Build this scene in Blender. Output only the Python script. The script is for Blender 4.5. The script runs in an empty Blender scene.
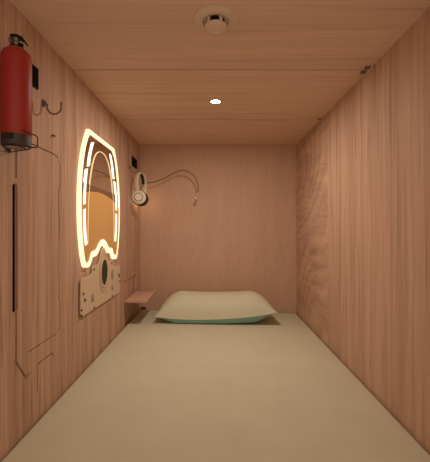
import bpy, bmesh, math, random
from mathutils import Vector, Matrix
random.seed(7)
C = bpy.context.scene.collection
PI = math.pi
CZ = 0.692            # eye height above the platform floor
XL, XR = -0.490, 0.526
YF, YB = -0.06, 2.207
ZT = CZ + 0.546
ZM = CZ - 0.532       # mattress top (mean)

# ---------------------------------------------------------------- materials
def new_mat(name):
    m = bpy.data.materials.new(name); m.use_nodes = True
    nt = m.node_tree
    return m, nt, nt.nodes['Principled BSDF']

def plain(name, col, rough=0.5, metal=0.0, spec=0.5, bump=0.0, bscale=200.0, var=0.0):
    m, nt, b = new_mat(name)
    b.inputs['Roughness'].default_value = rough
    b.inputs['Metallic'].default_value = metal
    b.inputs['Specular IOR Level'].default_value = spec
    b.inputs['Base Color'].default_value = (*col, 1)
    if bump or var:
        tc = nt.nodes.new('ShaderNodeTexCoord'); nz = nt.nodes.new('ShaderNodeTexNoise')
        nz.inputs['Scale'].default_value = bscale; nz.inputs['Detail'].default_value = 3
        nt.links.new(tc.outputs['Object'], nz.inputs['Vector'])
        if bump:
            bp = nt.nodes.new('ShaderNodeBump'); bp.inputs['Strength'].default_value = bump
            bp.inputs['Distance'].default_value = 0.004
            nt.links.new(nz.outputs['Fac'], bp.inputs['Height']); nt.links.new(bp.outputs['Normal'], b.inputs['Normal'])
        if var:
            rp = nt.nodes.new('ShaderNodeValToRGB')
            rp.color_ramp.elements[0].position = 0.3; rp.color_ramp.elements[1].position = 0.7
            rp.color_ramp.elements[0].color = (*[c*(1-var) for c in col], 1)
            rp.color_ramp.elements[1].color = (*[min(1, c*(1+var)) for c in col], 1)
            nt.links.new(nz.outputs['Fac'], rp.inputs['Fac']); nt.links.new(rp.outputs['Color'], b.inputs['Base Color'])
    return m

def emit(name, col, s):
    m, nt, b = new_mat(name)
    b.inputs['Base Color'].default_value = (*[min(1, c) for c in col], 1)
    b.inputs['Emission Color'].default_value = (*col, 1)
    b.inputs['Emission Strength'].default_value = s
    b.inputs['Roughness'].default_value = 0.4
    return m

def wood(name, sc_fine, sc_band, dark, light, contrast=1.0, wave=None, rough=0.6, pores=None, pd=0.66):
    """veneer: sc_* are per-axis noise scales, small along the grain"""
    m, nt, b = new_mat(name)
    N, L = nt.nodes, nt.links
    tc = N.new('ShaderNodeTexCoord')
    def noise(sc, detail, rgh, dist=0.0, off=(0, 0, 0)):
        mp = N.new('ShaderNodeMapping'); mp.inputs['Scale'].default_value = sc; mp.inputs['Location'].default_value = off
        nz = N.new('ShaderNodeTexNoise'); nz.inputs['Scale'].default_value = 1.0
        nz.inputs['Detail'].default_value = detail; nz.inputs['Roughness'].default_value = rgh
        nz.inputs['Distortion'].default_value = dist
        L.new(tc.outputs['Object'], mp.inputs['Vector']); L.new(mp.outputs['Vector'], nz.inputs['Vector'])
        return nz.outputs['Fac']
    def math_(op, a, bb):
        n = N.new('ShaderNodeMath'); n.operation = op
        for i, v in enumerate((a, bb)):
            if isinstance(v, (int, float)): n.inputs[i].default_value = v
            else: L.new(v, n.inputs[i])
        return n.outputs[0]
    fine = noise(sc_fine, 5, 0.65)
    band = noise(sc_band, 3, 0.55, 0.3, (3.1, 1.7, 5.2))
    f = math_('ADD', math_('MULTIPLY', fine, 0.55), math_('MULTIPLY', band, 0.45))
    if wave:
        cn = noise(wave['scale'], 0.0, 0.4, 0.0, wave['loc'])
        ln = math_('SINE', math_('MULTIPLY', cn, wave['rings']), 0.0)
        f = math_('ADD', f, math_('MULTIPLY', ln, wave['mix']))
    rp = N.new('ShaderNodeValToRGB')
    h = 0.19/contrast
    rp.color_ramp.elements[0].position = max(0, 0.5-h); rp.color_ramp.elements[0].color = (*dark, 1)
    rp.color_ramp.elements[1].position = min(1, 0.5+h*0.6); rp.color_ramp.elements[1].color = (*light, 1)
    L.new(f, rp.inputs['Fac'])
    po = noise(pores or tuple(v*1.7 for v in sc_fine), 2, 0.5, 0.2, (7.7, 2.3, 9.1))
    mr = N.new('ShaderNodeMapRange'); mr.inputs['From Min'].default_value = 0.58; mr.inputs['From Max'].default_value = 0.72
    mr.inputs['To Min'].default_value = 1.0; mr.inputs['To Max'].default_value = pd
    L.new(po, mr.inputs['Value'])
    mx = N.new('ShaderNodeMix'); mx.data_type = 'RGBA'; mx.blend_type = 'MULTIPLY'; mx.inputs['Factor'].default_value = 1.0
    L.new(rp.outputs['Color'], mx.inputs['A']); L.new(mr.outputs['Result'], mx.inputs['B'])
    L.new(mx.outputs['Result'], b.inputs['Base Color'])
    bp = N.new('ShaderNodeBump'); bp.inputs['Strength'].default_value = 0.12; bp.inputs['Distance'].default_value = 0.002
    L.new(fine, bp.inputs['Height']); L.new(bp.outputs['Normal'], b.inputs['Normal'])
    b.inputs['Roughness'].default_value = rough; b.inputs['Specular IOR Level'].default_value = 0.18
    return m

WD, WL = (0.37, 0.220, 0.148), (0.62, 0.400, 0.278)
M = {}
M['wood_side'] = wood('vertical veneer', (130, 130, 3.0), (26, 26, 0.9), WD, WL, 1.1, pores=(75, 75, 3.2), pd=0.60)
M['wood_right'] = wood('vertical veneer, wide boards', (110, 150, 2.2), (20, 20, 0.7), WD, WL, 1.05, pores=(45, 85, 2.6), pd=0.62)
M['wood_cathedral'] = wood('cathedral veneer', (60, 9, 60), (8, 3, 12), WD, WL, 0.8,
                           wave=dict(scale=(1, 1.5, 1.6), loc=(0.3, 4.4, 1.2), rings=105.0, mix=0.07), pores=(60, 10, 90), pd=0.85)
M['wood_back'] = wood('fine vertical veneer', (90, 90, 6.0), (14, 14, 1.2), (0.50, 0.315, 0.22), (0.59, 0.375, 0.265), 0.7, pores=(110, 110, 9.0), pd=0.86)
M['wood_ceiling'] = wood('cross veneer', (2.6, 120, 120), (1.0, 22, 22), (0.60, 0.405, 0.29), (0.755, 0.53, 0.395), 0.9, pores=(2.0, 75, 75), pd=0.78)
M['wood_floor'] = wood('floor boards', (60, 3, 60), (14, 1, 14), WD, WL)
M['shelf_wood'] = wood('shelf veneer', (40, 3, 40), (12, 2, 12), (0.50, 0.29, 0.20), (0.64, 0.40, 0.28), 0.9)
M['seam'] = plain('dark joint', (0.05, 0.03, 0.018), 0.9)
M['sheet'] = plain('cotton sheet', (0.58, 0.545, 0.405), 0.9, spec=0.15, bump=0.25, bscale=9, var=0.03)
M['pillow'] = plain('cotton pillowcase', (0.59, 0.575, 0.43), 0.9, spec=0.15, bump=0.35, bscale=14)
M['teal'] = plain('teal shadow tint', (0.27, 0.46, 0.42), 0.9, spec=0.15)  # tint of the shadow under the pillow, painted on its underside
M['red'] = plain('red enamel', (0.36, 0.030, 0.018), 0.5, spec=0.35)
M['black'] = plain('black plastic', (0.012, 0.011, 0.010), 0.7, spec=0.12)
M['black_face'] = plain('matt black', (0.009, 0.009, 0.009), 0.9, spec=0.03)
M['dark_base'] = plain('dark rubber', (0.05, 0.042, 0.034), 0.55)
M['clip'] = plain('brown black plastic', (0.03, 0.024, 0.019), 0.6, spec=0.2)
M['wire'] = plain('black wire', (0.012, 0.01, 0.009), 0.4)
M['brass'] = plain('dull brass', (0.42, 0.32, 0.2), 0.35, metal=0.8)
M['steel'] = plain('brushed steel', (0.55, 0.5, 0.44), 0.35, metal=0.9)
M['dull_steel'] = plain('dull steel', (0.22, 0.165, 0.13), 0.5, metal=0.5)
M['white_plastic'] = plain('ivory plastic', (0.70, 0.60, 0.46), 0.45)
M['fixture'] = plain('matt beige plastic', (0.66, 0.50, 0.36), 0.6)
M['cream'] = plain('cream panel plastic', (0.66, 0.50, 0.34), 0.4)
M['cream_edge'] = plain('cream panel raised oval', (0.60, 0.42, 0.29), 0.45)
M['green'] = plain('dark green glass', (0.038, 0.046, 0.016), 0.5, spec=0.15)
M['grey_mark'] = plain('grey print', (0.28, 0.30, 0.28), 0.5)
M['led'] = emit('led acrylic', (1.0, 0.80, 0.50), 1.06)
M['led_white'] = emit('led segment', (1.0, 0.90, 0.68), 1.45)
M['bulb'] = emit('lamp lens', (1.0, 0.85, 0.6), 40.0)
M['tip'] = emit('reading lamp lens', (1.0, 0.9, 0.75), 0.8)
M['line'] = emit('lit mirror engraving', (1.0, 0.78, 0.45), 0.45)
M['mirror'] = plain('mirror silver', (0.97, 0.92, 0.84), 0.03, metal=1.0)
M['amber'] = plain('amber painted reflection', (0.70, 0.395, 0.13), 0.32, spec=0.6)  # colour of a reflection, painted over the lower mirror
M['band'] = plain('brown painted reflection', (0.20, 0.10, 0.05), 0.6)  # darker upper edge of the painted mirror reflection
M['cable'] = plain('bronze gooseneck', (0.20, 0.14, 0.085), 0.45, metal=0.4)
M['pad'] = plain('dark ear foam', (0.03, 0.026, 0.02), 0.9)

# ---------------------------------------------------------------- mesh helpers
def link(name, me, mat, parent=None, smooth=False):
    o = bpy.data.objects.new(name, me); C.objects.link(o)
    for mm in (mat if isinstance(mat, (list, tuple)) else [mat]): me.materials.append(mm)
    if smooth:
        for p in me.polygons: p.use_smooth = True
    if parent is not None:
        o.parent = parent; o.matrix_parent_inverse = Matrix.Translation(-Vector(parent.location))
    return o

def finish(name, bm, mat, parent=None, smooth=False, sharp=None):
    bmesh.ops.recalc_face_normals(bm, faces=bm.faces)
    me = bpy.data.meshes.new(name); bm.to_mesh(me); bm.free()
    o = link(name, me, mat, parent, smooth)
    if smooth and sharp is not None: me.set_sharp_from_angle(angle=math.radians(sharp))
    return o

def empty(name, loc):
    o = bpy.data.objects.new(name, None); C.objects.link(o); o.location = loc
    o.empty_display_size = 0.05
    return o

def tag(o, label, cat, group=None):
    o['label'] = label; o['category'] = cat
    if group: o['group'] = group
    return o

def add_box(bm, x0, x1, y0, y1, z0, z1, bev=0.0, seg=2, mi=0):
    r = bmesh.ops.create_cube(bm, size=1.0)
    vs = r['verts']
    for v in vs:
        v.co = Vector((x0+(v.co.x+.5)*(x1-x0), y0+(v.co.y+.5)*(y1-y0), z0+(v.co.z+.5)*(z1-z0)))
    fs = set(f for v in vs for f in v.link_faces)
    for f in fs: f.material_index = mi
    if bev:
        es = list(set(e for v in vs for e in v.link_edges))
        bmesh.ops.bevel(bm, geom=es, offset=bev, segments=seg, profile=0.5, affect='EDGES')
    return vs

def add_prism(bm, pts, x0, x1):
    """(y,z) outline lying on a side wall, extruded along x"""
    a = [bm.verts.new((x0, p[0], p[1])) for p in pts]
    b = [bm.verts.new((x1, p[0], p[1])) for p in pts]
    n = len(pts)
    f1 = bm.faces.new(a); f2 = bm.faces.new(b)
    for i in range(n):
        bm.faces.new((a[i], a[(i+1) % n], b[(i+1) % n], b[i]))
    f1.normal_update(); f2.normal_update()
    bmesh.ops.triangulate(bm, faces=[f1, f2], ngon_method='EAR_CLIP')

def add_ring(bm, outer, inner, x0, x1):
    n = len(outer)
    A = [[bm.verts.new((x, p[0], p[1])) for p in pts] for x in (x0, x1) for pts in (outer, inner)]
    for i in range(n):
        j = (i+1) % n
        bm.faces.new((A[0][i], A[0][j], A[1][j], A[1][i])); bm.faces.new((A[2][i], A[2][j], A[3][j], A[3][i]))
        bm.faces.new((A[0][i], A[0][j], A[2][j], A[2][i])); bm.faces.new((A[1][i], A[1][j], A[3][j], A[3][i]))

def add_lathe(bm, prof, seg=32, mat=Matrix.Identity(4)):
    rings = []
    for r, z in prof:
        if r < 1e-6: rings.append([bm.verts.new(mat @ Vector((0, 0, z)))])
        else: rings.append([bm.verts.new(mat @ Vector((r*math.cos(2*PI*k/seg), r*math.sin(2*PI*k/seg), z))) for k in range(seg)])
    for a, b in zip(rings, rings[1:]):
        for k in range(seg):
            l = (k+1) % seg
            if len(a) == 1 and len(b) == 1: continue
            if len(a) == 1: bm.faces.new((a[0], b[k], b[l]))
            elif len(b) == 1: bm.faces.new((a[k], a[l], b[0]))
            else: bm.faces.new((a[k], a[l], b[l], b[k]))

def smooth_path(pts, sub=6, closed=False):
    P = [Vector(p) for p in pts]; n = len(P); out = []
    rng = n if closed else n-1
    for i in range(rng):
        if closed: p0, p1, p2, p3 = P[(i-1) % n], P[i], P[(i+1) % n], P[(i+2) % n]
        else: p0, p1, p2, p3 = P[max(i-1, 0)], P[i], P[i+1], P[min(i+2, n-1)]
        for s in range(sub):
            t = s/sub
            out.append(0.5*((2*p1)+(p2-p0)*t+(2*p0-5*p1+4*p2-p3)*t*t+(3*p1-p0-3*p2+p3)*t**3))
    if not closed: out.append(P[-1])
    return out

def add_tube(bm, pts, r, seg=10, closed=False, flat=None):
    """tube along pts; flat=(rx, ry, ref) gives an oval section"""
    P = [Vector(p) for p in pts]; n = len(P); rings = []
    ref = Vector(flat[2]) if flat else None
    prev = None
    for i in range(n):
        if closed: t = P[(i+1) % n]-P[i-1]
        else: t = P[min(i+1, n-1)]-P[max(i-1, 0)]
        t.normalize()
        if ref is not None: u = (ref-t*ref.dot(t)).normalized()
        elif prev is None:
            u = Vector((0, 0, 1)) if abs(t.z) < 0.9 else Vector((1, 0, 0)); u = (u-t*u.dot(t)).normalized()
        else: u = (prev-t*prev.dot(t)).normalized()
        prev = u; v = t.cross(u)
        ra, rb = (flat[0], flat[1]) if flat else (r, r)
        rings.append([bm.verts.new(P[i]+u*ra*math.cos(2*PI*k/seg)+v*rb*math.sin(2*PI*k/seg)) for k in range(seg)])
    m = n if closed else n-1
    for i in range(m):
        a, b = rings[i], rings[(i+1) % n]
        for k in range(seg): bm.faces.new((a[k], a[(k+1) % seg], b[(k+1) % seg], b[k]))
    if not closed:
        bm.faces.new(rings[0]); bm.faces.new(rings[-1])

def W(y, z): return (y, CZ+z)            # wall coordinates with height measured from eye level

def cut(obj, cutters):
    """carve cutter solids out of obj"""
    for bm in cutters:
        bmesh.ops.recalc_face_normals(bm, faces=bm.faces)
        me = bpy.data.meshes.new('cutter'); bm.to_mesh(me); bm.free()
        c = bpy.data.objects.new('cutter', me); C.objects.link(c)
        md = obj.modifiers.new('cut', 'BOOLEAN'); md.operation = 'DIFFERENCE'; md.solver = 'EXACT'; md.object = c
        bpy.context.view_layer.update()
        ev = obj.evaluated_get(bpy.context.evaluated_depsgraph_get())
        nm = bpy.data.meshes.new_from_object(ev)
        obj.modifiers.clear(); old = obj.data; obj.data = nm; bpy.data.meshes.remove(old)
        bpy.data.objects.remove(c); bpy.data.meshes.remove(me)

def groove(pts, w, depth, x):
    """solid swept along a (y,z) polyline, w wide, for carving into the left wall"""
    bm = bmesh.new(); P = [Vector((p[0], p[1])) for p in pts]; n = len(P); rows = []
    for i in range(n):
        d0 = (P[i]-P[i-1]).normalized() if i else None
        d1 = (P[i+1]-P[i]).normalized() if i < n-1 else None
        if d0 is None: nn = Vector((-d1.y, d1.x)); k = 1
        elif d1 is None: nn = Vector((-d0.y, d0.x)); k = 1
        else:
            nn = (Vector((-d0.y, d0.x))+Vector((-d1.y, d1.x))).normalized()
            k = 1/max(0.4, nn.dot(Vector((-d0.y, d0.x))))
        a, b = P[i]+nn*w/2*k, P[i]-nn*w/2*k
        rows.append([bm.verts.new((xx, q.x, q.y)) for xx, q in ((x-depth, a), (x-depth, b), (x+0.01, b), (x+0.01, a))])
    for r, s in zip(rows, rows[1:]):
        for k in range(4): bm.faces.new((r[k], r[(k+1) % 4], s[(k+1) % 4], s[k]))
    bm.faces.new(rows[0]); bm.faces.new(rows[-1])
    return bm

# ---------------------------------------------------------------- the setting
def struct(name, bm, mat):
    o = finish(name, bm, mat); o['kind'] = 'structure'; return o

bm = bmesh.new(); add_box(bm, XL-0.03, XR+0.03, YF, YB+0.03, -0.03, 0.0); struct('floor', bm, M['wood_floor'])

bm = bmesh.new(); add_box(bm, XL-0.03, XL, YF, YB+0.03, 0.0, ZT+0.03)
wl = struct('wall_left', bm, M['wood_side'])
G = 0.0040
cutters = []
# carved outline of the fold-down panel
cutters.append(groove([W(.836, .227), W(1.035, .227), W(1.056, .222), W(1.068, .205), W(1.071, .185), W(1.071, .135),
                       W(1.062, .122), W(1.062, -.215), W(1.071, -.232), W(1.071, -.295), W(1.064, -.312), W(1.048, -.322), W(.893, -.322)], G, 0.004, XL))
cutters.append(groove([W(.836, .232), W(.836, .125)], 0.0075, 0.006, XL))
cutters.append(groove([W(.836, -.205), W(.836, -.328), W(.881, -.387), W(.897, -.380)], 0.0070, 0.006, XL))
cutters.append(groove([W(1.030, -.385), W(1.020, -.372), W(.938, -.372), W(.936, -.45)], 0.0045, 0.005, XL))
# grip slot, with a shallow rounded step
b1 = bmesh.new()
def slot(b, y0, y1, z0, z1, d):
    r = (y1-y0)/2; yc = (y0+y1)/2; pts = []
    for k in range(9): a = PI*k/8; pts.append(W(yc+r*math.cos(a), z1-r+r*math.sin(a)))
    for k in range(9): a = PI+PI*k/8; pts.append(W(yc+r*math.cos(a), z0+r+r*math.sin(a)))
    add_prism(b, pts, XL-d, XL+0.01)
slot(b1, .821, .843, -.204, .112, 0.004); cutters.append(b1)
# shallow recess the shelf folds into
b2 = bmesh.new(); add_prism(b2, [W(1.822, -.56), W(1.822, -.281), W(2.098, -.281), W(2.098, -.56)], XL-0.007, XL+0.01); cutters.append(b2)
cut(wl, cutters)
wl['kind'] = 'structure'

bm = bmesh.new()
add_box(bm, XR, XR+0.03, YF, 1.5895, 0.0, ZT+0.03, mi=0)
add_box(bm, XR+0.0005, XR+0.03, 1.5905, YB+0.03, 0.0, ZT+0.03, mi=1)
struct('wall_right', bm, [M['wood_right'], M['wood_cathedral']])

bm = bmesh.new(); add_box(bm, XL, XR, YB, YB+0.03, 0.0, ZT+0.03); struct('wall_back', bm, M['wood_back'])

bm = bmesh.new()
edges = [YF, 0.105, 0.635, 1.167, 1.702, YB]
for a, b in zip(edges, edges[1:]):
    add_box(bm, XL, XR, a+(0.0055 if a > 1.6 else 0.0034), b-(0.0055 if 1.6 < b < 2 else 0.0034), ZT, ZT+0.018, mi=0)
add_box(bm, XL, XR, YF, YB, ZT+0.013, ZT+0.03, mi=1)
struct('ceiling', bm, [M['wood_ceiling'], M['seam']])

# ---------------------------------------------------------------- mattress
bm = bmesh.new()
add_box(bm, XL+0.002, XR-0.004, YF+0.01, YB-0.006, 0.0, ZM, bev=0.014, seg=4)
for v in bm.verts:
    if v.co.z > 0.08: v.co.z += -0.0215*(v.co.x-(XL+XR)/2)/(XR-XL)
bmesh.ops.subdivide_edges(bm, edges=[e for e in bm.edges if e.calc_length() > 0.3], cuts=6, use_grid_fill=True)
mat_o = finish('mattress', bm, M['sheet'], smooth=True, sharp=50)
tag(mat_o, 'wide beige sheeted mattress filling the whole floor of the sleeping pod', 'mattress')

# ---------------------------------------------------------------- pillow
def pillow():
    PY, hw, hd = 2.037, 0.338, 0.160
    root = empty('pillow', (0.003, PY, ZM+0.003)); n, m = 48, 32
    def pt(u, v, s):
        pu = math.copysign(abs(u)**0.92, u)
        eu = min(1, (1-abs(u))/0.42); ex = math.sin(PI/2*eu)**0.76; ey = max(0, 1-abs(v)**2.8)**0.55
        h = ex*ey
        x = 0.003 + hw*u*(1-0.085*(1-abs(u))*0 - 0.06*(1-v*v)*abs(u)**6*0 ) * (1-0.13*max(0, v)**1.5-0.02*(1-abs(v)**2)*abs(u)**4)
        y = PY + hd*v*(1-0.05*(1-u*u)*0)
        seam = 0.037 + 0.020*abs(u)**3*(1-0.8*max(0, v)) - 0.012*max(0, v) - 0.003*math.cos(3*u) + 0.012*u*max(0, -v)
        z = ZM + seam + ((0.116*h+0.004*ex*ex*max(0, 1-v*v)*math.cos(1.2*u)) if s > 0 else -min(seam-0.0035, 0.062*h*(0.6+0.4*ex)))
        if s > 0: z += 0.004*math.sin(9*u+3*v)*h*(1-h)*2
        return Vector((x, y, z))
    tops = []
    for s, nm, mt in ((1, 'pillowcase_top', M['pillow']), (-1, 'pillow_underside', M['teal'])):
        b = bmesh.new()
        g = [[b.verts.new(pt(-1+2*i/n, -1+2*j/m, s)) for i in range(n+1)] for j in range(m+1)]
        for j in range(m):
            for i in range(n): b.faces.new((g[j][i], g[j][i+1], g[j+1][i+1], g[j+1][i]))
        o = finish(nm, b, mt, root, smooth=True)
        if s < 0: o['label'] = 'pillow underside, painted teal for the shadow beneath it'
    # stitched seam round the edge
    b = bmesh.new(); per = []
    for i in range(n): per.append(pt(-1+2*i/n, -1, 1))
    for j in range(m): per.append(pt(1, -1+2*j/m, 1))
    for i in range(n): per.append(pt(1-2*i/n, 1, 1))
    for j in range(m): per.append(pt(-1, 1-2*j/m, 1))
    add_tube(b, per, 0.0022, 6, closed=True); finish('seam', b, M['pillow'], root, smooth=True)
    tag(root, 'plump cream pillow lying against the back wall on the mattress', 'pillow')
pillow()

# ---------------------------------------------------------------- fire extinguisher
EX, EY, ER = -0.4520, 0.772, 0.0315
def extinguisher():
    root = empty('fire_extinguisher', (EX, EY, CZ+0.190))
    T = Matrix.Translation((EX, EY, CZ))
    b = bmesh.new()
    prof = [(0, .2105), (ER-0.0015, .2105), (ER, .2130), (ER, .382)]
    for k in range(1, 9):
        a = k/8*PI/2; prof.append((0.009+(ER-0.009)*math.cos(a)**0.75, .382+0.025*math.sin(a)**0.9))
    prof += [(0.009, .410), (0, .410)]
    add_lathe(b, prof, 48, T); finish('cylinder_body', b, M['red'], root, smooth=True, sharp=40)
    b = bmesh.new()
    add_lathe(b, [(0, .2102), (ER-0.0008, .2102), (ER-0.0008, .188), (ER-0.003, .1855), (ER-0.006, .1855), (ER-0.0065, .189), (0, .190)], 40, T)
    finish('base_cup', b, M['dark_base'], root, smooth=True, sharp=35)
    b = bmesh.new(); add_lathe(b, [(0, .1865), (0.017, .1860), (0.0235, .185), (0.0238, .1895), (0, .1896)], 32, T)
    o = finish('base_disc', b, M['steel'], root, smooth=True); o['label'] = 'bare metal disc under the base'
    b = bmesh.new(); add_box(b, EX-0.012, EX+0.010, EY-ER-0.0022, EY-ER+0.004, CZ+.198, CZ+.2100, 0.001)
    finish('release_clip', b, M['clip'], root)
    b = bmesh.new()
    add_lathe(b, [(0, .4102), (0.008, .4102), (0.008, .414), (0.0062, .415), (0.0062, .424), (0.0078, .425), (0.0078, .432), (0, .432)], 24, T)
    finish('valve', b, M['brass'], root, smooth=True, sharp=40)
    b = bmesh.new()                                           # squeeze lever on top, drooping forward
    lev = [(-.0105, .4325), (.003, .4335), (.013, .4285), (.0215, .4195), (.0235, .4215), (.0150, .4335), (.004, .4390), (-.0105, .4385)]
    R = Matrix.Rotation(math.radians(8), 4, 'Z')
    vs = []
    for yy in (-0.0085, 0.0085): vs.append([b.verts.new(Vector((EX, EY, CZ))+R @ Vector((p[0], yy*0.9, p[1]))) for p in lev])
    n = len(lev); b.faces.new(vs[0]); b.faces.new(vs[1])
    for i in range(n): b.faces.new((vs[0][i], vs[0][(i+1) % n], vs[1][(i+1) % n], vs[1][i]))
    finish('squeeze_lever', b, M['black'], root)
    b = bmesh.new()
    add_box(b, EX+0.0064, EX+0.0145, EY-0.005, EY+0.005, CZ+.4165, CZ+.4205, 0.0012); finish('carry_handle', b, M['black'], root)
    b = bmesh.new(); Mx = Matrix.Translation((EX-0.0064, EY-0.003, CZ+.4265)) @ Matrix.Rotation(-PI/2, 4, 'Y') @ Matrix.Rotation(0, 4, 'Z')
    add_lathe(b, [(0, 0), (0.0075, 0), (0.0075, 0.006), (0.006, 0.007), (0, 0.007)], 20, Mx)
    finish('pressure_gauge', b, M['dull_steel'], root, smooth=True, sharp=40)
    tag(root, 'small red fire extinguisher with black base hung high on the left wall', 'fire extinguisher')
extinguisher()

def bracket():
    root = empty('wall_bracket', (XL, EY+0.03, CZ+0.19))
    r = 0.0011; px = XL+0.0034; py = EY+0.030; q = ER+0.0035
    b = bmesh.new(); add_box(b, XL+0.0004, XL+0.0034, py-0.008, py+0.008, CZ+.181, CZ+.398, 0.001); finish('back_plate', b, M['black'], root)
    # wire over the shoulder and round the neck
    b = bmesh.new(); pts = [(px-.001, py-.004, CZ+.395), (px+.006, py-.008, CZ+.411), (EX-.018, EY+.016, CZ+.4125)]
    for k in range(11):
        a = PI*0.80 + PI*1.4*k/10
        pts.append((EX+0.0135*math.cos(a), EY+0.0135*math.sin(a), CZ+.4115))
    pts.append((EX+.019, EY-.010, CZ+.4085))
    add_tube(b, smooth_path(pts, 4), r*1.15, 8); finish('neck_loop', b, M['wire'], root, smooth=True)
    # flat rest below the base
    b = bmesh.new()
    pts = [(px-.001, py-.005, CZ+.1825), (XL+.010, EY+.004, CZ+.1825), (EX-.014, EY-q+.006, CZ+.1825), (EX+.006, EY-q, CZ+.1825), (EX+.036, EY-.018, CZ+.1825), (EX+q+.013, EY-.006, CZ+.1828),
           (EX+q+.0155, EY-.004, CZ+.1855), (EX+q+.0155, EY-.004, CZ+.2065), (EX+q+.012, EY-.006, CZ+.2105), (EX+q-.002, EY-.016, CZ+.215), (EX+q-.0085, EY-.0245, CZ+.217)]
    add_tube(b, pts, r*1.25, 8); finish('base_rest', b, M['wire'], root, smooth=True)
    b = bmesh.new()
    add_tube(b, [(EX+.007, EY-q-.0005, CZ+.1835), (EX+.018, EY-q+.005, CZ+.1825), (EX+.020, EY+.010, CZ+.1825), (px+.002, py+.004, CZ+.1825)], r*1.1, 8)
    finish('cross_wire', b, M['wire'], root, smooth=True)
    tag(root, 'black wire wall bracket holding the red extinguisher', 'bracket')
bracket()

# ---------------------------------------------------------------- plaques, hooks, peg
def plaque(y0, y1, label):
    root = empty('wall_plaque', (XL, (y0+y1)/2, CZ+.382))
    b = bmesh.new(); add_box(b, XL+0.0004, XL+0.0045, y0, y1, CZ+.382, CZ+.439, 0.0008); finish('plate', b, M['black'], root)
    b = bmesh.new(); add_box(b, XL+0.0046, XL+0.0052, y0+0.003, y1-0.003, CZ+.385, CZ+.436); finish('face', b, M['black_face'], root)
    tag(root, label, 'plaque', 'black plaques on the left wall')
plaque(.880, .934, 'small black plaque on the left wall just right of the fire extinguisher')
plaque(1.985, 2.108, 'small black plaque above the hook that carries the headphones')
bpy.data.objects['wall_plaque.001'].location.z -= 0.012

def hook(y, z, label, rx=0.020):
    root = empty('wall_hook', (XL, y, CZ+z))
    b = bmesh.new()
    Mx = Matrix.Translation((XL+0.0004, y, CZ+z)) @ Matrix.Rotation(PI/2, 4, 'Y')
    add_lathe(b, [(0, 0), (0.0105, 0), (0.0105, 0.0025), (0.008, 0.004), (0.0045, 0.0055), (0.004, 0.010), (0, 0.010)], 24, Mx)
    finish('rosette', b, M['dull_steel'], root, smooth=True, sharp=40)
    b = bmesh.new(); x0 = XL+0.011
    pts = [(x0-0.004, y, CZ+z), (x0, y, CZ+z-0.003)]
    for k in range(13):
        a = PI+PI*k/12; pts.append((x0+rx+rx*math.cos(a), y, CZ+z-0.011+rx*math.sin(a)))
    pts += [(x0+2*rx, y, CZ+z-0.002)]
    add_tube(b, pts, 0.0024, 10); finish('hook_arm', b, M['dull_steel'], root, smooth=True)
    b = bmesh.new(); bmesh.ops.create_uvsphere(b, u_segments=14, v_segments=8, radius=0.0032, matrix=Matrix.Translation((x0+2*rx, y, CZ+z)))
    finish('ball_end', b, M['dull_steel'], root, smooth=True)
    tag(root, label, 'hook', 'coat hooks on the left wall')
hook(.968, .358, 'empty bronze coat hook on the left wall beside the fire extinguisher')
hook(1.935, .350, 'bronze coat hook with the white headphones hanging from it')

b = bmesh.new(); Mx = Matrix.Translation((XL+0.0004, 1.019, CZ+.281)) @ Matrix.Rotation(PI/2+0.5, 4, 'Y') @ Matrix.Scale(1, 4)
add_lathe(b, [(0, 0), (0.0035, 0), (0.0030, 0.008), (0, 0.0085)], 12, Matrix.Translation((XL+0.0022, 1.019, CZ+.281)) @ Matrix.Rotation(PI/2+0.5, 4, 'Y'))
o = finish('wall_peg', b, M['dull_steel'], smooth=True, sharp=40)
tag(o, 'tiny brown peg stub on the left wall below the empty hook', 'peg')

# dark pull strip set in the slot of the carved panel
root = empty('grip_strip', (XL, .8235, CZ-.046))
b = bmesh.new(); pts = []
for k in range(9): a = PI*k/8; pts.append(W(.8245+.0038*math.cos(a), .1055+.0038*math.sin(a)))
for k in range(9): a = PI+PI*k/8; pts.append(W(.8245+.0038*math.cos(a), -.198+.0038*math.sin(a)))
add_prism(b, pts, XL-0.0036, XL+0.0012)
bpy.data.objects.remove(root)
o = finish('grip_strip', b, M['black_face']); tag(o, 'long narrow black strip set upright in the carved panel below the extinguisher', 'strip')

# ---------------------------------------------------------------- lit mirror
MY = 1.446
HW = [(.378, .172), (.340, .200), (.30, .224), (.25, .244), (.20, .257), (.15, .264), (.10, .267), (.05, .266), (.0, .261), (-.05, .251), (-.09, .240), (-.115, .229)]
HW = [(z, h*.935) for z, h in HW]
LOW = [(.2155, -.137), (.198, -.143), (.176, -.143), (.157, -.136), (.146, -.125), (.136, -.113), (.120, -.108), (.095, -.108), (.075, -.102), (.058, -.090), (.040, -.078), (.018, -.069)]
LOW = [(h*.935, z) for h, z in LOW]
def outline(inset, rinset=None):
    """mirror outline, right side then left; inset shrinks it"""
    right = []
    for z, h in HW:
        right.append((h-inset*0.9, z-(inset*0.75 if z > .37 else 0)))
    low = []
    for h, z in LOW:
        k = 0.0 if inset == 0 else 1.0
        zz = z + inset*1.0
        hh = h; h0 = h/.935
        if inset:
            if h0 > .2: hh, zz = h-inset*0.75, z+inset*0.55
            elif h0 > .19: hh, zz = h-inset*0.35, z+inset*0.9
            elif h0 > .17: hh, zz = h+inset*0.0, z+inset*1.0
            elif h0 > .15: hh, zz = h+inset*0.05, z+inset*1.15
            else: hh, zz = h+inset*0.15, z+inset*1.3
        low.append((hh, zz))
    mid = (0.0, -.066+(inset*1.35 if inset else 0))
    r = right+low
    k = 0.0 if rinset is None else inset-rinset
    pts = [W(MY+h+(k if h > .155 else 0), z) for h, z in r] + [W(MY, mid[1])] + [W(MY-h, z) for h, z in reversed(r)]
    return pts
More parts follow.
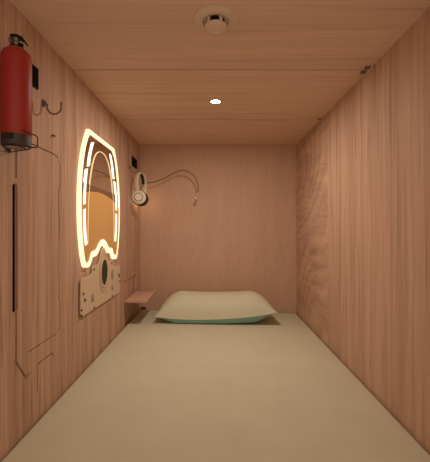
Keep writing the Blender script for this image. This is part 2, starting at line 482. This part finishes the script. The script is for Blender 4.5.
def mirror():
    root = empty('lit_mirror', (XL, MY, CZ-.143))
    x0, xg, xf = XL+0.0004, XL+0.008, XL+0.0125
    O, I = outline(0), outline(0.0165, 0.003)
    b = bmesh.new(); add_ring(b, O, I, x0, xf); o = finish('light_frame', b, M['led'], root); o['label'] = 'glowing cream edge of the mirror'
    b = bmesh.new(); add_prism(b, I, x0, xg); finish('mirror_glass', b, M['mirror'], root)
    # reflection painted as an amber area, its top edge a shallow arch
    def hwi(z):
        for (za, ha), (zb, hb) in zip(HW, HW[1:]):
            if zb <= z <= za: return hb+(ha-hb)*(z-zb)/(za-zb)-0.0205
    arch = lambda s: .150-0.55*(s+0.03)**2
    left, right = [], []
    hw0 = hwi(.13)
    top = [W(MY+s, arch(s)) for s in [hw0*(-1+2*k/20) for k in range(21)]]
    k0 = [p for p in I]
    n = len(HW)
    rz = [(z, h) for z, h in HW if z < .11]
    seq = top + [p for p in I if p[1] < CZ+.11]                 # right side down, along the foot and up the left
    b = bmesh.new(); add_prism(b, seq, xg+0.0002, xg+0.0009); o = finish('amber_reflection', b, M['amber'], root); o['label'] = 'amber reflection painted over the lower half of the mirror'
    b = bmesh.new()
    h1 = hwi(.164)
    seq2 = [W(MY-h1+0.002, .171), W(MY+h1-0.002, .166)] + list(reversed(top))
    add_prism(b, seq2, xg+0.0002, xg+0.0010); o = finish('reflection_band', b, M['band'], root); o['label'] = 'dark brown arched band of the painted reflection across the mirror'
    # lit segments
    segs = [((.112, .340), (.158, .238)), ((.177, .224), (.199, .092)), ((.200, .072), (.183, -.058))]
    for sg in (-1, 1):
        for (ha, za), (hb, zb) in segs:
            pts = []; w = 0.0100
            for k in range(7):
                t = k/6; bow = 0.006*math.sin(PI*t)
                pts.append((ha+(hb-ha)*t+bow, za+(zb-za)*t))
            sq = [W(MY+sg*(h+w), z-0.3*w) for h, z in pts]+[W(MY+sg*(h-w), z+0.3*w) for h, z in reversed(pts)]
            b = bmesh.new(); add_prism(b, sq, xg+0.0011, xg+0.0022); finish('light_segment', b, M['led_white'], root)
    # engraved arch line
    arc = [(-.172, -.06), (-.168, .06), (-.156, .15), (-.130, .23), (-.092, .29), (-.045, .318), (0, .324)]
    arc = arc+[(-h, z) for h, z in reversed(arc[:-1])]
    ar = smooth_path([(XL+0.0094, MY+h*0.96, CZ+z) for h, z in arc], 5)
    b = bmesh.new(); add_tube(b, ar, 0.0013, 6); finish('arch_line', b, M['line'], root, smooth=True)
    tag(root, 'glowing barrel shaped mirror with bright light edge on the left wall', 'mirror')
mirror()

# ---------------------------------------------------------------- control panel under the mirror
PY0 = 1.465
def oval(yc, zc, a, bb, n=40): return [W(yc+a*math.cos(2*PI*k/n), zc+bb*math.sin(2*PI*k/n)) for k in range(n)]
def control():
    root = empty('control_panel', (XL, PY0, CZ-.317))
    half = [(.0, -.081), (.016, -.086), (.028, -.098), (.041, -.118), (.054, -.136), (.068, -.145), (.122, -.145), (.133, -.151), (.136, -.171), (.146, -.178), (.236, -.178), (.249, -.190), (.250, -.300), (.243, -.313), (.232, -.317)]
    pts = [W(PY0+h, z) for h, z in half]+[W(PY0-h, z) for h, z in reversed(half[1:])]
    b = bmesh.new(); add_prism(b, pts, XL+0.0044, XL+0.0085); finish('face_plate', b, M['cream'], root)
    b = bmesh.new(); add_prism(b, oval(PY0, -.190, .058, .084), XL+0.0086, XL+0.0105); finish('oval_surround', b, M['cream_edge'], root)
    b = bmesh.new(); add_ring(b, oval(PY0, -.186, .050, .064), oval(PY0, -.186, .040, .055), XL+0.0106, XL+0.0130); o = finish('oval_rim', b, M['cream'], root)
    b = bmesh.new(); add_prism(b, oval(PY0, -.186, .0398, .0548), XL+0.0106, XL+0.0118); o = finish('oval_screen', b, M['green'], root); o['label'] = 'dark green oval glass'
    for dy, z in ((-.118, -.160), (.112, -.158), (-.243, -.292), (-.118, -.312), (.118, -.312), (.242, -.262), (-.245, -.312)):
        b = bmesh.new(); add_lathe(b, [(0, 0), (.0048, 0), (.0040, .002), (0, .0026)], 14, Matrix.Translation((XL+0.0086, PY0+dy, CZ+z)) @ Matrix.Rotation(PI/2, 4, 'Y'))
        finish('screw', b, M['black'], root, smooth=True, sharp=40)
    for dy, z in ((-.213, -.262), (-.228, -.236), (.222, -.225), (.232, -.236)):
        b = bmesh.new(); add_lathe(b, [(0, 0), (.0056, 0), (.0050, .003), (0, .0036)], 14, Matrix.Translation((XL+0.0086, PY0+dy, CZ+z)) @ Matrix.Rotation(PI/2, 4, 'Y'))
        finish('indicator_button', b, M['dark_base'] if z != -.236 or dy > 0 else M['dull_steel'], root, smooth=True, sharp=40)
    for dy, z, a, bb in ((-.135, -.270, .010, .016), (.118, -.212, .013, .024), (.118, -.272, .010, .013)):
        b = bmesh.new(); add_prism(b, oval(PY0+dy, z, a, bb, 20), XL+0.0086, XL+0.0112)
        o = finish('rocker_switch', b, M['grey_mark'], root); o['label'] = 'grey oval switch'
        b = bmesh.new(); add_prism(b, oval(PY0+dy, z, a*.45, bb*.55, 14), XL+0.0113, XL+0.0130); finish('toggle', b, M['steel'], o)
    for k in range(5):
        y = PY0-.218+k*.0135; b = bmesh.new(); add_prism(b, [W(y, -.288+.001*k), W(y+.008, -.288+.001*k), W(y+.008, -.282+.001*k), W(y, -.282+.001*k)], XL+0.0086, XL+0.0092)
        finish('printed_mark', b, M['white_plastic'], root)
    tag(root, 'cream stepped control plate with dark green oval under the lit mirror', 'control panel')
control()

# ---------------------------------------------------------------- headphones
def headphones():
    root = empty('headphones', (-0.437, 1.965, CZ+.13))
    c = Vector((-0.4355, 1.968, CZ)); a = Vector((0.42, 0.907, 0)).normalized()    # a runs from near cup to far cup
    up = Vector((0, 0, 1)); side = up.cross(a)
    def U(s, z): return c+a*s+up*z
    path = [U(-.024, .198), U(-.037, .240), U(-.037, .275), U(-.026, .307), U(-.009, .3235), U(.009, .3235), U(.026, .307), U(.037, .275), U(.037, .240), U(.028, .198)]
    b = bmesh.new(); add_tube(b, smooth_path(path, 6), 0, 14, flat=(0.0165, 0.0035, tuple(side))); finish('headband', b, M['white_plastic'], root, smooth=True)
    b = bmesh.new(); inn = [c+(p-c-up*.25)*1.0+up*.25 for p in path[2:-2]]
    inn = [U(-.030, .262), U(-.0215, .298), U(-.008, .3135), U(.008, .3135), U(.0215, .298), U(.030, .262)]
    add_tube(b, smooth_path(inn, 6), 0, 12, flat=(0.0105, 0.0042, tuple(side))); o = finish('headband_padding', b, M['pad'], root, smooth=True)
    vd = Vector((-0.16, 0.98, -0.10)).normalized()
    for s in (-1, 1):
        d = vd*s
        R = d.to_track_quat('Z', 'Y').to_matrix().to_4x4()
        T = Matrix.Translation(U(-.004, .178)+side*0.006+vd*0.018*s+(Vector((.012, 0, -.002)) if s > 0 else Vector((0, 0, 0)))) @ R
        b = bmesh.new()
        add_lathe(b, [(0, .020), (.0215, .020), (.0225, .0185), (.0235, .0185), (.0245, .0205), (.0335, .0185), (.0395, .013), (.0415, .006), (.040, .0005), (0, .0005)], 40, T)
        cup = finish('ear_cup', b, M['white_plastic'], root, smooth=True, sharp=50)
        b = bmesh.new(); Tn = T
        ring = [Tn @ Vector((.0232*math.cos(2*PI*k/36), .0232*math.sin(2*PI*k/36), .0198)) for k in range(36)]
        add_tube(b, ring, 0.0024, 8, closed=True); finish('cup_ring', b, M['dull_steel'], cup, smooth=True)
        b = bmesh.new(); add_lathe(b, [(0, .0), (.038, .0), (.0425, -.003), (.0425, -.008), (.039, -.012), (.020, -.012), (0, -.009)], 36, T)
        finish('ear_pad', b, M['pad'], cup, smooth=True)
        b = bmesh.new(); add_box(b, -.012, .012, -.0025, .0025, 0, .040, .001)
        b.transform(Matrix.Translation(U(s*.027, .200)) @ Matrix(((side.x, a.x, 0, 0), (side.y, a.y, 0, 0), (side.z, a.z, 1, 0), (0, 0, 0, 1))))
        finish('slider', b, M['white_plastic'], root)
    tag(root, 'white over ear headphones hanging on the left wall near the back corner', 'headphones')
headphones()

# ---------------------------------------------------------------- gooseneck reading lamp
def gooseneck():
    yb = 2.125
    root = empty('wall_lamp', (XL, yb, CZ+.202))
    b = bmesh.new(); add_lathe(b, [(0, 0), (.017, 0), (.017, .008), (.014, .011), (.006, .012), (.006, .020), (0, .020)], 24, Matrix.Translation((XL+0.0004, yb, CZ+.202)) @ Matrix.Rotation(PI/2, 4, 'Y'))
    finish('wall_base', b, M['white_plastic'], root, smooth=True, sharp=40)
    k = yb/340
    px = [(139.0, 199), (140.2, 191), (142.5, 185.5), (146.5, 183.2), (154, 182), (164, 178.5), (173, 173.5), (181, 170.6), (188, 171.5), (194, 176), (197.5, 183), (198.3, 190), (197.6, 193)]
    pts = [((x-215.5)*k, yb, CZ+(229-y)*k) for x, y in px]
    b = bmesh.new(); add_tube(b, smooth_path(pts, 6), 0.0033, 10); finish('gooseneck', b, M['cable'], root, smooth=True)
    p = Vector(pts[-1]); d = Vector((-.30, 0, -.95)).normalized()
    R = Matrix.Translation(p) @ d.to_track_quat('Z', 'Y').to_matrix().to_4x4()
    b = bmesh.new(); add_lathe(b, [(0, -.002), (.0045, -.002), (.0062, .004), (.0066, .030), (.0058, .033), (.0055, .0325), (0, .0325)], 20, R)
    o = finish('lamp_head', b, M['steel'], root, smooth=True, sharp=40)
    b = bmesh.new(); add_lathe(b, [(0, .0328), (.0050, .0328), (.0045, .0345), (0, .035)], 16, R); finish('lens', b, M['tip'], o, smooth=True)
    b = bmesh.new(); add_lathe(b, [(0, 0), (.008, 0), (.007, .002), (0, .003)], 18, Matrix.Translation((XL+.0105, yb-.004, CZ+.1855)) @ Matrix.Rotation(PI, 4, 'X'))
    finish('added_glow_lens', b, M['led_white'], root, smooth=True)  # lens added to go with the glow light
    ld = bpy.data.lights.new('added_wall_glow', 'POINT'); ld.energy = 0.14; ld.color = (1.0, .72, .40); ld.shadow_soft_size = .012  # light added for the warm glow on the wall, its real source unseen
    lo = bpy.data.objects.new('added_wall_glow', ld); C.objects.link(lo); lo.location = (XL+.040, yb-.035, CZ+.176); lo.parent = root; lo.matrix_parent_inverse = Matrix.Translation(-Vector(root.location))
    tag(root, 'thin curved gooseneck reading lamp reaching from the left wall over the bed', 'lamp')
gooseneck()

# ---------------------------------------------------------------- fold-down shelf
def shelf():
    z = -.384
    root = empty('wall_shelf', (XL, 1.955, CZ+z))
    b = bmesh.new(); add_box(b, XL+0.0006, -0.370, 1.824, 2.094, CZ+z-.013, CZ+z, 0.0015); finish('shelf_board', b, M['shelf_wood'], root)
    tag(root, 'small wooden shelf on the left wall beside the pillow', 'shelf')
shelf()
b = bmesh.new(); add_box(b, -.483, -.452, YB-.008, YB-.0005, CZ-.517, CZ-.506, .0015)
o = finish('wall_catch', b, M['black']); tag(o, 'tiny dark catch low on the back wall below the wooden shelf', 'catch')

# ---------------------------------------------------------------- ceiling fittings
def detector():
    y = .885; root = empty('smoke_detector', (0.0, y, ZT))
    T = Matrix.Translation((0.0005, y, ZT-0.0004)) @ Matrix.Rotation(PI, 4, 'X')
    b = bmesh.new(); add_lathe(b, [(0, 0), (.0575, 0), (.0575, .002), (.052, .0045), (.038, .007), (.034, .0072), (.033, .003), (0, .003)], 56, T); finish('flange', b, M['fixture'], root, smooth=True, sharp=40)
    b = bmesh.new(); add_lathe(b, [(0, .0032), (.0225, .0032), (.0225, .0175), (0, .0175)], 40, T); finish('dark_chamber', b, M['black'], root, smooth=True, sharp=40)
    for k in range(5):
        a = 2*PI*k/5+0.75; b = bmesh.new()
        add_box(b, -.004, .004, -.0022, .0022, .0033, .0172, .0006); b.transform(T @ Matrix.Rotation(a, 4, 'Z') @ Matrix.Translation((0, .0262, 0)))
        finish('rib', b, M['fixture'], root)
    b = bmesh.new(); add_lathe(b, [(0, .0176), (.0285, .0176), (.0292, .0190), (.028, .0215), (.022, .0245), (.010, .0262), (0, .0265)], 48, T); finish('cap', b, M['fixture'], root, smooth=True, sharp=50)
    b = bmesh.new(); bmesh.ops.create_uvsphere(b, u_segments=12, v_segments=8, radius=.0019, matrix=Matrix.Translation((-.013, y+.024, ZT-.0265))); o = finish('indicator_bead', b, M['steel'], root, smooth=True)
    tag(root, 'round beige smoke detector on the ceiling nearest the entrance', 'smoke detector')
detector()

LY = 1.452
def downlight():
    root = empty('downlight', (0, LY, ZT))
    T = Matrix.Translation((0, LY, ZT-0.0004)) @ Matrix.Rotation(PI, 4, 'X')
    b = bmesh.new(); add_lathe(b, [(.019, 0), (.0265, 0), (.0265, .0016), (.022, .003), (.019, .0026), (.019, 0)], 40, T); finish('trim_ring', b, M['fixture'], root, smooth=True, sharp=40)
    b = bmesh.new(); add_lathe(b, [(0, 0), (.0185, 0), (.0185, .002), (.012, .0046), (0, .0055)], 32, T); finish('lens', b, M['bulb'], root, smooth=True)
    tag(root, 'small bright round downlight in the ceiling over the bed', 'ceiling light')
    ld = bpy.data.lights.new('downlight_beam', 'AREA'); ld.shape = 'DISK'; ld.size = 0.05; ld.energy = 4.3; ld.color = (1.0, 0.86, 0.72)
    lo = bpy.data.objects.new('downlight_beam', ld); C.objects.link(lo); lo.location = (0, LY, ZT-0.009); lo.parent = root; lo.matrix_parent_inverse = Matrix.Translation((0, -LY, -ZT))
downlight()

def clip(y, sc, label):
    root = empty('corner_clip', (XR, y, ZT))
    for k, (dy) in enumerate((-.020, .014)):
        if sc < 1 and k == 1: continue
        b = bmesh.new(); add_box(b, XR-.024*sc-.012*k*0, XR-.006, y+dy-.009*sc, y+dy+.007*sc, ZT-.007*sc, ZT-.0005, .0015)
        finish('clip_block', b, M['dull_steel'], root)
    b = bmesh.new(); add_box(b, XR-.006, XR-.0005, y-.032*sc, y+.026*sc, ZT-.009*sc, ZT-.0005, .001)
    finish('clip_plate', b, M['fixture'], root)
    tag(root, label, 'clip', 'clips where ceiling joints meet the right wall')
clip(1.165, 1.0, 'dark double clip at the right wall on the nearer ceiling joint')
clip(1.702, 0.8, 'dark small clip at the right wall on the farther ceiling joint')

# ---------------------------------------------------------------- light from the open end, camera
w = bpy.data.worlds.new('corridor'); bpy.context.scene.world = w; w.use_nodes = True
bg = w.node_tree.nodes['Background']; bg.inputs['Color'].default_value = (1.0, 0.84, 0.70, 1); bg.inputs['Strength'].default_value = 0.92

cd = bpy.data.cameras.new('camera'); cam = bpy.data.objects.new('camera', cd); C.objects.link(cam)
cam.location = (0, 0, CZ); cam.rotation_euler = (PI/2, 0, 0)
cd.sensor_fit = 'HORIZONTAL'; cd.sensor_width = 36.0; cd.lens = 36.0*340/430
cd.shift_x = -0.5/430; cd.shift_y = -2.0/430; cd.clip_start = 0.01
sc = bpy.context.scene; sc.camera = cam
vs = sc.view_settings; sc.display_settings.display_device = 'sRGB'
vs.view_transform = 'Standard'; vs.look = 'None'; vs.exposure = 0.17; vs.gamma = 1.0; vs.use_curve_mapping = False
